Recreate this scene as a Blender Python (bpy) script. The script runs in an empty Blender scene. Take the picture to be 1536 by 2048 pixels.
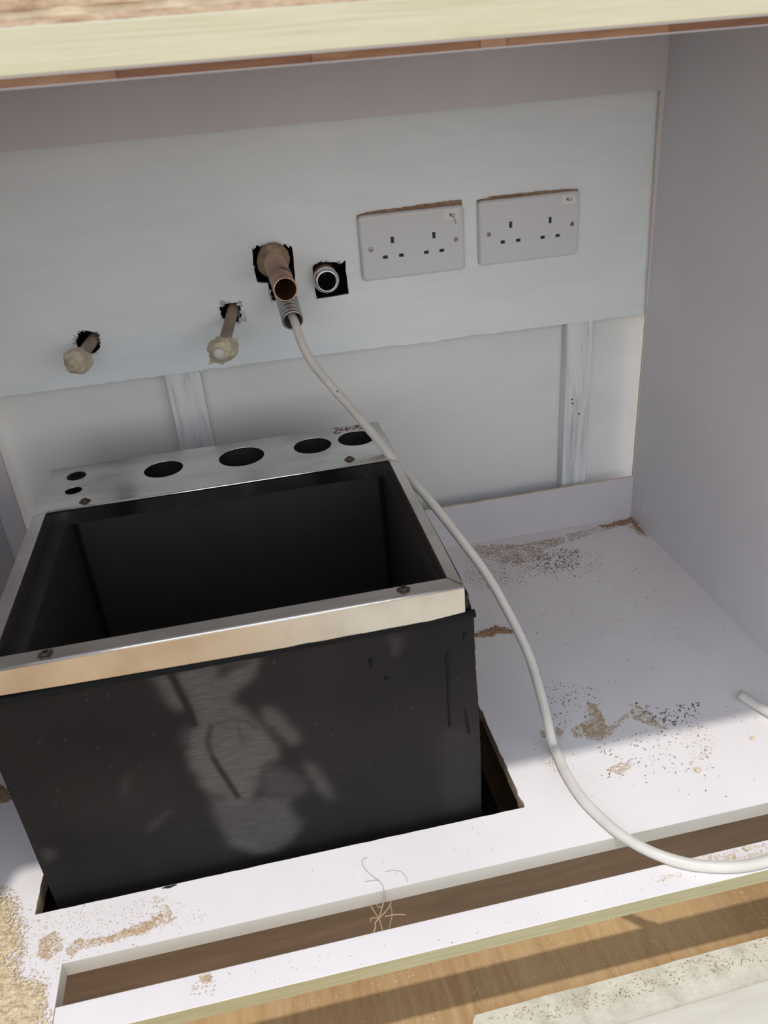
import bpy, math, random
import numpy as np
from mathutils import Matrix, Vector, noise
from mathutils.geometry import tessellate_polygon

sc = bpy.context.scene
COL = sc.collection
random.seed(7)

# ------------------------------------------------------------------ camera
# world: x to the right, y into the cabinet, z up; right panel face x=0, back panel face y=0, base panel top z=0 (metres)
RIGHT = np.array([0.97773, -0.19584, -0.07545])
DOWN = np.array([-0.159411, -0.459168, -0.873930])
FWD = np.array([0.136506, 0.866494, -0.480161])
CAM = np.array([-0.60145, -1.11475, 0.70391])
FPX = 1614.96
cam_d = bpy.data.cameras.new('camera')
cam = bpy.data.objects.new('camera', cam_d)
COL.objects.link(cam)
m = Matrix.Identity(4)
for i in range(3):
    m[i][0] = RIGHT[i]; m[i][1] = -DOWN[i]; m[i][2] = -FWD[i]; m[i][3] = CAM[i]
cam.matrix_world = m
cam_d.sensor_fit = 'HORIZONTAL'
cam_d.sensor_width = 36.0
cam_d.lens = 36.0 * FPX / 1536.0
cam_d.clip_start = 0.02
cam_d.dof.use_dof = True
cam_d.dof.focus_distance = 1.02
cam_d.dof.aperture_fstop = 16
sc.camera = cam

# ------------------------------------------------------------------ world, sun, exposure
w = bpy.data.worlds.new('world'); sc.world = w
w.use_nodes = True
wt = w.node_tree; wt.nodes.clear()
wo = wt.nodes.new('ShaderNodeOutputWorld'); wb = wt.nodes.new('ShaderNodeBackground')
# hazy midday sky: white glow at the horizon, soft blue overhead
tcw = wt.nodes.new('ShaderNodeTexCoord'); sx = wt.nodes.new('ShaderNodeSeparateXYZ'); rw = wt.nodes.new('ShaderNodeValToRGB')
wt.links.new(tcw.outputs['Generated'], sx.inputs[0]); wt.links.new(sx.outputs[2], rw.inputs[0]); wt.links.new(rw.outputs[0], wb.inputs[0])
els = rw.color_ramp.elements
els[0].position = 0.0; els[0].color = (1.0, .99, .97, 1)
els[1].position = 1.0; els[1].color = (.17, .23, .33, 1)
e_ = els.new(.5); e_.color = (.50, .56, .64, 1)
wb.inputs[1].default_value = 2.1
wt.links.new(wb.outputs[0], wo.inputs[0])
sun_d = bpy.data.lights.new('sun', 'SUN'); sun = bpy.data.objects.new('sun', sun_d); COL.objects.link(sun)
sun_d.energy = 1.98; sun_d.angle = math.radians(1.4); sun_d.color = (1.0, 0.955, 0.90)
sdir = Vector((0.065, 0.190, -0.709)).normalized()
sun.rotation_euler = sdir.to_track_quat('-Z', 'Y').to_euler()
sun.location = (-0.8, -1.2, 3.0)
vs = sc.view_settings
sc.display_settings.display_device = 'sRGB'
vs.view_transform = 'Standard'; vs.look = 'None'; vs.exposure = 0.0; vs.gamma = 1.0; vs.use_curve_mapping = False

def at(u, v, ax, val):
    """the point of the plane (axis ax = val) seen at photo position u, v"""
    d = RIGHT * ((u - 768) / FPX) + DOWN * ((v - 1024) / FPX) + FWD
    s = (val - CAM[ax]) / d[ax]
    return CAM + s * d

# ------------------------------------------------------------------ materials
def mat(name, col, rough=0.5, metal=0.0, spec=0.5):
    m = bpy.data.materials.new(name); m.use_nodes = True
    b = m.node_tree.nodes['Principled BSDF']
    b.inputs['Base Color'].default_value = (*col, 1)
    b.inputs['Roughness'].default_value = rough
    b.inputs['Metallic'].default_value = metal
    b.inputs['Specular IOR Level'].default_value = spec
    return m

def nz(m, scale, detail=4, stretch=(1, 1, 1), rough=0.5, dist=0.0):
    nt = m.node_tree
    tc = nt.nodes.new('ShaderNodeTexCoord'); mp = nt.nodes.new('ShaderNodeMapping')
    mp.inputs['Scale'].default_value = stretch
    n = nt.nodes.new('ShaderNodeTexNoise')
    n.inputs['Scale'].default_value = scale; n.inputs['Detail'].default_value = detail
    n.inputs['Roughness'].default_value = rough; n.inputs['Distortion'].default_value = dist
    nt.links.new(tc.outputs['Object'], mp.inputs[0]); nt.links.new(mp.outputs[0], n.inputs['Vector'])
    return n.outputs['Fac']

def ramp(m, fac, stops):
    r = m.node_tree.nodes.new('ShaderNodeValToRGB')
    e = r.color_ramp.elements
    while len(e) < len(stops): e.new(0.5)
    for k, (p, c) in enumerate(stops):
        e[k].position = p; e[k].color = (*c, 1) if len(c) == 3 else c
    m.node_tree.links.new(fac, r.inputs[0])
    return r.outputs[0]

def mixc(m, fac, a, b, mode='MIX'):
    x = m.node_tree.nodes.new('ShaderNodeMix'); x.data_type = 'RGBA'; x.blend_type = mode
    L = m.node_tree.links
    for k, v in ((0, fac), (6, a), (7, b)):
        if isinstance(v, (int, float)): x.inputs[k].default_value = v
        elif isinstance(v, tuple): x.inputs[k].default_value = (*v, 1)
        else: L.new(v, x.inputs[k])
    return x.outputs[2]

def setc(m, out): m.node_tree.links.new(out, m.node_tree.nodes['Principled BSDF'].inputs['Base Color'])
def setr(m, out): m.node_tree.links.new(out, m.node_tree.nodes['Principled BSDF'].inputs['Roughness'])
def bump(m, fac, strength, dist=0.001):
    b = m.node_tree.nodes.new('ShaderNodeBump')
    b.inputs['Strength'].default_value = strength; b.inputs['Distance'].default_value = dist
    m.node_tree.links.new(fac, b.inputs['Height'])
    m.node_tree.links.new(b.outputs[0], m.node_tree.nodes['Principled BSDF'].inputs['Normal'])

M = {}
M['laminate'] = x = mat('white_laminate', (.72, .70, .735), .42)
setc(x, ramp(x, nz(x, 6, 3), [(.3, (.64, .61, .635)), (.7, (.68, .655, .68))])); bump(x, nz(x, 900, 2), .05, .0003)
M['top_laminate'] = x = mat('white_base_laminate', (.80, .785, .79), .5)
setc(x, ramp(x, nz(x, 9, 5), [(.3, (.78, .73, .725)), (.65, (.83, .785, .775))])); bump(x, nz(x, 900, 2), .05, .0003)
M['slot_edge'] = mat('white_edge_strip', (.58, .555, .50), .5)
M['paint'] = x = mat('brushed_white_paint', (.76, .78, .78), .38)
a = ramp(x, nz(x, 4, 4, (1, 1, 2.2), .5, .6), [(.3, (.79, .84, .86)), (.55, (.83, .875, .89)), (.75, (.86, .895, .905))])
b = ramp(x, nz(x, 18, 4, (.45, 1, 2.2), .5, 1.), [(.35, (.95, .95, .955)), (.6, (1, 1, 1))])
setc(x, mixc(x, .6, a, b, 'MULTIPLY')); bump(x, nz(x, 30, 4, (.5, 1, 3), .5, 1.), .08, .001)
M['paint_low'] = x = mat('bounce_warmed_white_paint', (.8, .8, .78), .45)  # lower wall paint with warm light bounced off the base put into its colour
a = ramp(x, nz(x, 4, 4, (1, 1, 2.2), .5, .6), [(.3, (.77, .775, .76)), (.55, (.82, .82, .80)), (.75, (.85, .845, .825))])
setc(x, a); bump(x, nz(x, 30, 4, (.5, 1, 3), .5, 1.), .08, .001)
M['paint_wood'] = x = mat('white_painted_batten', (.70, .72, .72), .5)
a = ramp(x, nz(x, 30, 6, (3, 3, .22), .65, .6), [(.33, (.52, .54, .545)), (.5, (.78, .80, .80)), (.7, (.82, .84, .84))])
setc(x, a); bump(x, nz(x, 60, 6, (3, 3, .15)), .4, .001)
M['raw_board'] = x = mat('raw_fibreboard', (.36, .22, .13), .85)
setc(x, ramp(x, nz(x, 120, 6), [(.3, (.22, .13, .08)), (.7, (.42, .27, .17))])); bump(x, nz(x, 300, 4), .6, .001)
M['cut_edge'] = x = mat('sawn_chipboard_edge', (.5, .36, .2), .85)
setc(x, ramp(x, nz(x, 260, 6, (1, 1, 2)), [(.3, (.42, .29, .17)), (.7, (.78, .60, .40))])); bump(x, nz(x, 400, 4), .7, .001)
M['ground'] = x = mat('grey_paving', (.2, .195, .19), .85)
setc(x, ramp(x, nz(x, 3, 6), [(.3, (.16, .155, .15)), (.7, (.24, .235, .23))]))
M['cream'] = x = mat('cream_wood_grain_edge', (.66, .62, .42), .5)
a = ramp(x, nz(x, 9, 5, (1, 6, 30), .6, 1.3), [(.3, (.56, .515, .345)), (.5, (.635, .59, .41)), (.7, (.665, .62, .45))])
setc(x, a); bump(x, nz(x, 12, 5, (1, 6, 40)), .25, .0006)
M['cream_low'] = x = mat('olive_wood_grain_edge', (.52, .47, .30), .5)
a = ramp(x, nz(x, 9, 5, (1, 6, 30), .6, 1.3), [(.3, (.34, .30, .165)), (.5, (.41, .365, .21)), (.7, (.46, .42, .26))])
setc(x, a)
M['core'] = x = mat('blockboard_core', (.38, .22, .13), .8, 0, .2)
oi = x.node_tree.nodes.new('ShaderNodeObjectInfo')
a = ramp(x, oi.outputs['Random'], [(0, (.20, .095, .055)), (.5, (.31, .165, .095)), (1, (.37, .22, .135))])
b = ramp(x, nz(x, 40, 6, (1, 4, 8), .6, .6), [(.3, (.55, .5, .48)), (.7, (1, 1, 1))])
setc(x, mixc(x, .8, a, b, 'MULTIPLY'))
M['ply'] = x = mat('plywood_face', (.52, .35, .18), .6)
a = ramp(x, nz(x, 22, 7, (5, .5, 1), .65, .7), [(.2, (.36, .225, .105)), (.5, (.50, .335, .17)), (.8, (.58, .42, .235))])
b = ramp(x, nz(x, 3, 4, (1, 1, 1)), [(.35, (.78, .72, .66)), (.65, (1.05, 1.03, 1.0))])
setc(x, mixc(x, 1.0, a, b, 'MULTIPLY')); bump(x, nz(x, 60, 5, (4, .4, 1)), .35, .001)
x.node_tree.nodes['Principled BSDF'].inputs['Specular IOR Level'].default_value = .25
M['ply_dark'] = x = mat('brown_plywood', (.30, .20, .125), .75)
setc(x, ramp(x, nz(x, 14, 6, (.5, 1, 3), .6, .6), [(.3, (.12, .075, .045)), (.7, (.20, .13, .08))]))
M['veneer_light'] = x = mat('pale_veneer_layer', (.72, .60, .42), .8)
setc(x, ramp(x, nz(x, 60, 6, (1, 2, 6)), [(.3, (.60, .46, .30)), (.7, (.80, .68, .50))])); bump(x, nz(x, 160, 5), .8, .002)
M['veneer_dark'] = x = mat('torn_veneer_layer', (.45, .28, .18), .9)
setc(x, ramp(x, nz(x, 55, 7, (1, 2, 4)), [(.25, (.30, .15, .09)), (.5, (.58, .42, .28)), (.8, (.72, .58, .42))])); bump(x, nz(x, 200, 6), 1., .002)
M['pale_board'] = x = mat('dusty_pale_board', (.66, .62, .50), .8)
a = ramp(x, nz(x, 45, 7, (1, .8, 1), .7), [(.3, (.46, .42, .33)), (.5, (.60, .565, .45)), (.7, (.68, .64, .53))])
setc(x, a); bump(x, nz(x, 160, 5), .6, .0015)
M['pale_smooth'] = x = mat('pale_smooth_strip', (.62, .58, .49), .7)
setc(x, ramp(x, nz(x, 12, 6, (1, 5, 1)), [(.3, (.57, .53, .45)), (.7, (.66, .62, .53))])); bump(x, nz(x, 90, 4, (1, 6, 1)), .2, .001)
M['steel'] = x = mat('stainless_steel', (.60, .59, .57), .3, 1.0)
a = ramp(x, nz(x, 7, 5, (1, 1.6, 1), .6, .6), [(.3, (.50, .485, .465)), (.6, (.70, .69, .67))]); setc(x, a)
setr(x, ramp(x, nz(x, 14, 6, (1, 1, 1)), [(.3, (.15, .15, .15)), (.7, (.30, .30, .30))]))
bump(x, nz(x, 30, 3, (.3, 8, 8)), .05, .0006)
M['steel_front'] = x = mat('dull_steel_fascia', (.70, .66, .60), .38, 1.0)
a = ramp(x, nz(x, 22, 6), [(.3, (.62, .57, .50)), (.6, (.76, .72, .66))]); setc(x, a)
M['bright_steel'] = mat('polished_steel_edge', (.85, .85, .84), .16, 1.0)
M['galv'] = x = mat('galvanised_conduit', (.60, .60, .58), .42, .85)
M['groove'] = mat('shaded_conduit_groove', (.07, .068, .065), .6, .4)  # shade between the ribs, painted in as a dark colour
M['zinc'] = mat('zinc_plated_screw', (.36, .35, .33), .35, 1.0)
M['weld'] = x = mat('burnt_weld', (.13, .10, .075), .42, .8)
M['black'] = x = mat('black_coated_sheet', (.02, .018, .017), .75, 0, .18)
at_ = x.node_tree.nodes.new('ShaderNodeAttribute'); at_.attribute_name = 'dust'
n1 = nz(x, 240, 6, (.25, 1, 2.2), .7)
f1 = ramp(x, n1, [(.3, (.45, .45, .45)), (.7, (1, 1, 1))])
mm = x.node_tree.nodes.new('ShaderNodeMath'); mm.operation = 'MULTIPLY'; x.node_tree.links.new(at_.outputs['Fac'], mm.inputs[0]); x.node_tree.links.new(f1, mm.inputs[1])
base = ramp(x, nz(x, 8, 5), [(.3, (.010, .009, .0086)), (.7, (.018, .0155, .0148))])
setc(x, mixc(x, mm.outputs[0], base, (.105, .098, .094)))
bump(x, nz(x, 260, 4, (.2, 1, 2)), .3, .0005)
M['liner'] = x = mat('dark_bin_lining', (.02, .017, .015), .7, 0, .2)
setc(x, ramp(x, nz(x, 4, 4), [(.3, (.026, .022, .020)), (.7, (.044, .036, .032))]))
M['rubber'] = mat('black_rubber', (.012, .012, .012), .35)
M['matte'] = mat('black_matte_seal', (.008, .0078, .0078), .7, 0, .15)
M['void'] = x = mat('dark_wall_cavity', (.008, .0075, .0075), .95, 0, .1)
M['cable'] = x = mat('off_white_cable_sheath', (.66, .64, .59), .42)
setc(x, ramp(x, nz(x, 40, 4), [(.3, (.62, .585, .53)), (.7, (.71, .675, .62))]))
M['plastic'] = x = mat('glossy_white_plastic', (.70, .71, .72), .12)
M['sticker'] = mat('white_paper_sticker', (.76, .76, .75), .6)
M['ink'] = mat('black_ink', (.015, .016, .02), .5)
M['red_ink'] = mat('dark_red_marker', (.20, .02, .018), .5)
M['copper'] = x = mat('dull_copper', (.52, .34, .24), .42, .75)
setc(x, ramp(x, nz(x, 35, 5), [(.3, (.40, .25, .17)), (.7, (.56, .39, .29))]))
M['copper_bright'] = mat('bright_copper_lip', (.85, .52, .34), .2, 1.0)
M['copper_in'] = mat('dark_copper_bore', (.17, .085, .05), .5, .6)
M['chrome'] = mat('silver_pipe_end', (.70, .70, .70), .22, 1.0)
M['rust'] = x = mat('brown_sealant', (.34, .24, .15), .8)
setc(x, ramp(x, nz(x, 70, 5), [(.3, (.20, .13, .08)), (.7, (.42, .30, .19))])); bump(x, nz(x, 120, 4), .7, .001)
M['tape'] = x = mat('beige_masking_tape', (.56, .49, .35), .55)
setc(x, ramp(x, nz(x, 60, 4), [(.3, (.42, .35, .24)), (.6, (.58, .52, .38))]))
M['plug'] = mat('dull_white_plug', (.58, .57, .54), .5)
M['tape_dirty'] = x = mat('taupe_pipe_wrap', (.30, .235, .185), .7)
setc(x, ramp(x, nz(x, 50, 4), [(.3, (.24, .185, .145)), (.6, (.35, .28, .22))]))
M['foil'] = mat('torn_foil_paper', (.55, .55, .54), .5, .2)
M['saw'] = x = mat('sawdust', (.60, .44, .26), .95)
setc(x, ramp(x, nz(x, 420, 5), [(.3, (.38, .25, .14)), (.6, (.60, .45, .30))])); bump(x, nz(x, 500, 4), 1., .001)
M['saw_brown'] = x = mat('brown_sawdust', (.36, .22, .13), .95)
setc(x, ramp(x, nz(x, 420, 5), [(.3, (.26, .15, .085)), (.6, (.42, .27, .16))])); bump(x, nz(x, 500, 4), 1., .001)
M['pile'] = x = mat('pale_sawdust', (.60, .46, .28), .95)
setc(x, ramp(x, nz(x, 300, 6), [(.3, (.46, .33, .17)), (.5, (.62, .49, .30)), (.7, (.74, .63, .44))])); bump(x, nz(x, 350, 5), 1., .0015)
M['grit'] = mat('dark_grit', (.13, .10, .08), .9)
M['straw'] = mat('dry_fibre', (.52, .40, .26), .7)
M['hair'] = mat('grey_hair', (.35, .32, .30), .6)

# ------------------------------------------------------------------ object helpers
def link(name, me, mats, parent=None, kind=None):
    o = bpy.data.objects.new(name, me); COL.objects.link(o)
    for mm_ in (mats if isinstance(mats, (list, tuple)) else [mats]):
        if len(me.materials) < 8: me.materials.append(M[mm_] if isinstance(mm_, str) else mm_)
    if parent is not None: o.parent = parent
    if kind: o['kind'] = kind
    return o

def thing(name, label, cat, group=None, loc=(0, 0, 0)):
    o = bpy.data.objects.new(name, None); COL.objects.link(o)
    o.empty_display_size = .02
    o['label'] = label; o['category'] = cat
    if group: o['group'] = group
    return o

def tag(o, label, cat, group=None, kind=None):
    o['label'] = label; o['category'] = cat
    if group: o['group'] = group
    if kind: o['kind'] = kind
    return o

def mesh(name, V, F, mi=None, smooth=False):
    me = bpy.data.meshes.new(name)
    me.from_pydata([tuple(map(float, v)) for v in V], [], F)
    if mi: me.polygons.foreach_set('material_index', mi)
    if smooth: me.polygons.foreach_set('use_smooth', [True] * len(F))
    me.update()
    return me

def box(x0, x1, y0, y1, z0, z1):
    V = [(x, y, z) for z in (z0, z1) for y in (y0, y1) for x in (x0, x1)]
    return V, [(0, 2, 3, 1), (4, 5, 7, 6), (0, 1, 5, 4), (2, 6, 7, 3), (0, 4, 6, 2), (1, 3, 7, 5)]

def boxobj(name, b, m_, parent=None, bev=0.0, mi=None):
    V, F = box(*b)
    o = link(name, mesh(name, V, F, mi), m_, parent)
    if bev: bevel(o, bev)
    return o

def bevel(o, w_, seg=2):
    bm = o.modifiers.new('bevel', 'BEVEL'); bm.width = w_; bm.segments = seg
    bm.limit_method = 'ANGLE'; bm.angle_limit = math.radians(40)
    return o

def plate(name, outer, holes, plane, c0, c1, mats, parent=None, side_mi=None, bev=0.0):
    """flat board with real holes. plane 'xy' (c = z) or 'xz' (c = y). side_mi(loop, k, pa, pb) picks the edge material"""
    loops = [outer] + list(holes)
    def mk(p, c): return (p[0], p[1], c) if plane == 'xy' else (p[0], c, p[1])
    flat = [p for l in loops for p in l]; n = len(flat)
    tris = tessellate_polygon([[Vector((p[0], p[1], 0)) for p in l] for l in loops])
    V = [mk(p, c0) for p in flat] + [mk(p, c1) for p in flat]
    F, mi = [], []
    for t in tris:
        a, b, c = t
        pa, pb, pc = flat[a], flat[b], flat[c]
        area = (pb[0]-pa[0])*(pc[1]-pa[1]) - (pc[0]-pa[0])*(pb[1]-pa[1])
        if abs(area) < 1e-12: continue
        if area < 0: b, c = c, b
        up = (a+n, b+n, c+n); dn = (c, b, a)
        if plane == 'xz': up, dn = (c+n, b+n, a+n), (a, b, c)
        if c1 < c0: up, dn = up[::-1], dn[::-1]
        F += [up, dn]; mi += [0, 0]
    off = 0
    for li, l in enumerate(loops):
        ar = sum(l[i][0]*l[(i+1) % len(l)][1] - l[(i+1) % len(l)][0]*l[i][1] for i in range(len(l)))
        for i in range(len(l)):
            j = (i+1) % len(l); q = (off+i, off+j, off+j+n, off+i+n)
            flip = (ar < 0) ^ (li > 0) ^ (plane == 'xz') ^ (c1 < c0)
            F.append(q[::-1] if flip else q); mi.append(side_mi(li, i, l[i], l[j]) if side_mi else 0)
        off += len(l)
    o = link(name, mesh(name, V, F, mi), mats, parent)
    if bev: bevel(o, bev)
    return o

def frames(P):
    P = [Vector(p) for p in P]; T = []
    for i in range(len(P)):
        T.append((P[min(i+1, len(P)-1)] - P[max(i-1, 0)]).normalized())
    n = T[0].cross(Vector((0, 0, 1)))
    if n.length < .05: n = T[0].cross(Vector((1, 0, 0)))
    n.normalize(); out = []
    for p, t in zip(P, T):
        n = (n - t * n.dot(t)).normalized(); out.append((p, t, n, t.cross(n)))
    return out

def sweep(P, R, seg=12, cap=True):
    """tube along P; R number or list; returns V, F"""
    fr = frames(P); V = []; F = []
    R = R if isinstance(R, (list, tuple)) else [R]*len(P)
    for (p, t, n, b), r in zip(fr, R):
        for k in range(seg):
            a = 2*math.pi*k/seg; V.append(p + (n*math.cos(a) + b*math.sin(a))*r)
    for i in range(len(P)-1):
        for k in range(seg):
            k2 = (k+1) % seg; F.append((i*seg+k, i*seg+k2, (i+1)*seg+k2, (i+1)*seg+k))
    if cap:
        F.append(tuple(range(seg))[::-1]); F.append(tuple((len(P)-1)*seg+k for k in range(seg)))
    return V, F

def lathe(A, B, prof, seg=32, wob=0.0, sd=0, r_fn=None):
    """profile [(t, r)] in metres from A towards B, open; returns V, F"""
    A = Vector(A); B = Vector(B); t = (B-A).normalized()
    n = t.cross(Vector((0, 0, 1))).normalized(); b = t.cross(n); V = []; F = []
    for i, (s, r) in enumerate(prof):
        for k in range(seg):
            a = 2*math.pi*k/seg
            rr = r*(1+wob*noise.noise(Vector((math.cos(a)*1.7+sd, math.sin(a)*1.7, i*.6)))) if wob else r
            V.append(A + t*s + (n*math.cos(a)+b*math.sin(a))*rr)
    for i in range(len(prof)-1):
        for k in range(seg):
            k2 = (k+1) % seg; F.append((i*seg+k, (i+1)*seg+k, (i+1)*seg+k2, i*seg+k2))
    return V, F

def catmull(P, n=8):
    P = [Vector(p) for p in P]; Q = [P[0]*2-P[1]] + P + [P[-1]*2-P[-2]]; out = []
    for i in range(1, len(Q)-2):
        for k in range(n):
            t = k/n; a, b, c, d = Q[i-1], Q[i], Q[i+1], Q[i+2]
            out.append(.5*((2*b)+(c-a)*t+(2*a-5*b+4*c-d)*t*t+(3*b-a-3*c+d)*t**3))
    out.append(P[-1]); return out

def ragged(p, q, step, amp, sd=0.):
    """points from p (incl.) to q (excl.) with a saw-torn wobble"""
    p = Vector(p); q = Vector(q); d = q-p; L = d.length; k = max(1, int(L/step)); nrm = Vector((-d.y, d.x))/L
    out = []
    for i in range(k):
        s = i/k; j = 0 if i == 0 else amp*noise.noise(Vector((s*L*90+sd, sd, 0)))*2
        w_ = p + d*s + nrm*j; out.append((w_.x, w_.y))
    return out

def pxpoly(pts, ax, val, ox=0, oy=0, s=1.0):
    out = []
    for u, v in pts:
        q = at(u/s+ox, v/s+oy, ax, val)
        out.append((q[0], q[2]) if ax == 1 else (q[0], q[1]))
    return out

# ================================================================== the wall behind the cabinet
BY = .010    # face of the painted board
hole_big = pxpoly([(560,165),(575,150),(590,140),(640,142),(690,133),(770,138),(860,128),(900,140),(922,155),(930,210),(937,260),(940,330),(948,400),(952,500),(955,600),(935,640),(830,645),(740,638),(730,600),(722,560),(712,520),(705,478),(655,478),(610,472),(600,440),(590,400),(578,350),(570,300),(568,230)], 1, BY, 380, 460, 4.518)
hole_sq = pxpoly([(1108,335),(1135,300),(1170,290),(1200,270),(1230,285),(1260,290),(1300,288),(1350,300),(1385,290),(1405,270),(1408,330),(1410,380),(1420,440),(1425,500),(1437,575),(1350,592),(1250,608),(1145,622),(1136,580),(1130,540),(1124,480),(1112,420)], 1, BY, 380, 460, 4.518)
hole_p2 = pxpoly([(265,705),(285,682),(310,670),(370,660),(430,655),(448,680),(455,700),(468,735),(470,760),(462,795),(450,822),(420,838),(400,845),(340,825),(300,800),(275,760)], 1, BY, 380, 460, 4.518)
hole_p1 = pxpoly([(518,800),(522,765),(530,740),(550,728),(570,720),(605,724),(640,730),(668,742),(685,765),(690,790),(688,815),(680,840),(668,855),(650,870),(630,880),(590,872),(560,860),(530,835)], 1, BY, 0, 450, 3.4125)
wall = bpy.data.objects.new('wall_back', None); COL.objects.link(wall); wall['kind'] = 'structure'
wall['label'] = 'white painted timber wall seen through the cut opening in the cabinet back'
outer = [(-1.35, .3525)]
outer += ragged((-1.35, .3525), (-.668, .3525), .012, .0012)[1:]
outer += [(-.668, .3525), (-.666, .348), (-.664, .3528)]
outer += ragged((-.664, .3528), (-.40, .351), .014, .0010, 3)[1:]
outer += ragged((-.40, .351), (-.315, .348), .014, .0012, 9)
outer += ragged((-.315, .3498), (.12, .3468), .012, .0014, 5)
outer += [(.9, .3468), (.9, 1.7), (-2.0, 1.7), (-2.0, .3525)]
plate('wall_board', outer, [hole_big, hole_sq, hole_p2, hole_p1], 'xz', BY, BY+.006, ['paint', 'raw_board'], wall, lambda l, k, a, b: 1 if l else 0, .0006)
def grow(poly, f):
    c = Vector((sum(p[0] for p in poly)/len(poly), sum(p[1] for p in poly)/len(poly)))
    return [tuple(c + (Vector(p)-c)*f) for p in poly]
hull = [(-.60, .54), (-.42, .54), (-.42, .40), (-.60, .40)]
plate('wall_sheet', [(-2.0, -.2), (.9, -.2), (.9, 1.7), (-2.0, 1.7)],
      [hull, [(-.64, .455), (-.603, .455), (-.603, .39), (-.64, .39)], [(-.83, .445), (-.775, .445), (-.775, .38), (-.83, .38)]],
      'xz', .038, .048, 'paint_low', wall)
for x0, x1 in ((-.7175, -.6685), (-.1197, -.078)):
    o = boxobj('batten', (x0, x1, .0165, .038, -.1, .78), 'paint_wood', wall, .0012)
# battens come forward below the board (front face level with the back of the board)
V, F = [], []
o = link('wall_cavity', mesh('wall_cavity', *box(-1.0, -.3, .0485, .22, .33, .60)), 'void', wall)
for zx, x, z0, z1 in ((0, -.5395, .555, .652), (1, -.2108, .585, .652)):
    V, F = box(x-.0011, x+.0011, BY-.0004, BY+.002, z0, z1)
    link('filled_joint', mesh('filled_joint', V, F), 'paint', wall)
# nail holes in the right batten
for u, v in ((1144, 799), (1145, 807), (1158, 828)):
    p = at(u, v, 1, .0165)
    V, F = lathe((p[0], .0163, p[2]), (p[0], .03, p[2]), [(0, .0001), (0, .0014), (.0002, .0015)], 10)
    link('nail_hole', mesh('nail_hole', V, F), 'void', wall)
# torn flaps of paper and foil round the holes
def flaps(poly, n, size, y, name='torn_paper', mt='foil', sd=1, sel=None):
    rnd = random.Random(sd); V = []; F = []
    for i in range(n):
        k = rnd.randrange(len(poly)) if sel is None else rnd.choice(sel)
        p = Vector(poly[k]); q = Vector(poly[(k+1) % len(poly)]); s = rnd.random(); c = p+(q-p)*s
        d = (c - Vector((sum(a[0] for a in poly)/len(poly), sum(a[1] for a in poly)/len(poly)))).normalized()
        L = size*(.4+rnd.random()); tt = Vector((-d.y, d.x))
        inward = rnd.choice((-.4, .6, 1.))
        a = c - tt*L*.5*(.3+rnd.random()); b = c + tt*L*.5*(.3+rnd.random()); e = c + d*L*inward + tt*L*rnd.uniform(-.4, .4)
        g = c + d*L*inward*.6 + tt*L*rnd.uniform(.2, .6)
        j = len(V); yy = y - .0005 - rnd.random()*.003
        V += [(a.x, y, a.y), (b.x, y, b.y), (g.x, yy+.0004, g.y), (e.x, yy, e.y)]
        V += [(v[0], v[1]+.0004, v[2]) for v in V[-4:]]
        F += [(j, j+1, j+2, j+3), (j+4, j+7, j+6, j+5), (j, j+4, j+5, j+1), (j+1, j+5, j+6, j+2), (j+2, j+6, j+7, j+3), (j+3, j+7, j+4, j)]
    o = link(name, mesh(name, V, F), mt, wall); o['kind'] = 'stuff'; return o
flaps(hole_big, 12, .006, BY-.0003, sd=3, mt='paint', sel=[0, 1, 2, 3, 4, 5, 6, 7])
flaps(hole_big, 7, .005, BY-.0003, sd=4, sel=[17, 18, 19, 25, 26, 0])
flaps(hole_sq, 12, .005, BY-.0003, sd=5, mt='paint', sel=[0, 1, 2, 3, 4, 6, 7, 8])
flaps(hole_sq, 6, .004, BY-.0003, sd=6)
flaps(hole_p2, 20, .007, BY-.0003, sd=7)
flaps(hole_p2, 12, .007, BY-.0003, sd=8, mt='paint')
flaps(hole_p1, 16, .005, BY-.0003, sd=9)
flaps(hole_p1, 8, .005, BY-.0003, sd=10, mt='paint')

# ================================================================== floor outside and under the cabinet
fl = boxobj('floor', (-2.2, 1.2, -2.6, .4, -.19, -.17), 'ply'); fl['kind'] = 'structure'
gr = boxobj('ground', (-25, 25, -30, 6, -.40, -.192), 'ground'); gr['kind'] = 'structure'
gr['label'] = 'grey paving that the plywood floor lies on'
fl['label'] = 'brown plywood floor under and in front of the cabinet'

# ================================================================== cabinet
S1, S2, YF, T = -.5994, -.6403, -.6705, .018
cab = thing('cabinet', 'white laminate cabinet carcass with a cut-out base and a cut-open back', 'cabinet')
XL = -.985
cut = ragged((-.8928, -.5394), (-.3863, -.5394), .012, .0003, 2) + ragged((-.3863, -.5394), (-.3863, -.11), .006, .0012, 4) \
    + [(-.3863, -.11), (-.8928, -.11)][:1] + ragged((-.3863, -.11), (-.8928, -.11), .1, 0)[1:] + ragged((-.8928, -.11), (-.8928, -.5394), .008, .0010, 6)
slotL = -.8583
outerb = [(XL, YF), (slotL-.0002, YF), (slotL-.0002, S2), (slotL, S1), (0, S1), (0, 0), (XL, 0)]
def smi(l, k, a, b):
    if l: return 1
    return 3 if (k == 0) else 2
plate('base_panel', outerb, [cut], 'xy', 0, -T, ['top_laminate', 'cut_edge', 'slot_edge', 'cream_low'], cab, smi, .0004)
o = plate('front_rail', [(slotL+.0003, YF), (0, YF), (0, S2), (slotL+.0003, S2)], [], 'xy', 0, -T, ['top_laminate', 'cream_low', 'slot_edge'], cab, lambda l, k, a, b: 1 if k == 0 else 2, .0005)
o['label'] = 'narrow white front rail with a cream wood-grain edge'
o = boxobj('kick_board', (XL, 0, -.562, -.545, -.17, -.0182), 'ply_dark', cab); o['label'] = 'brown plywood board under the base behind the front slot'
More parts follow.
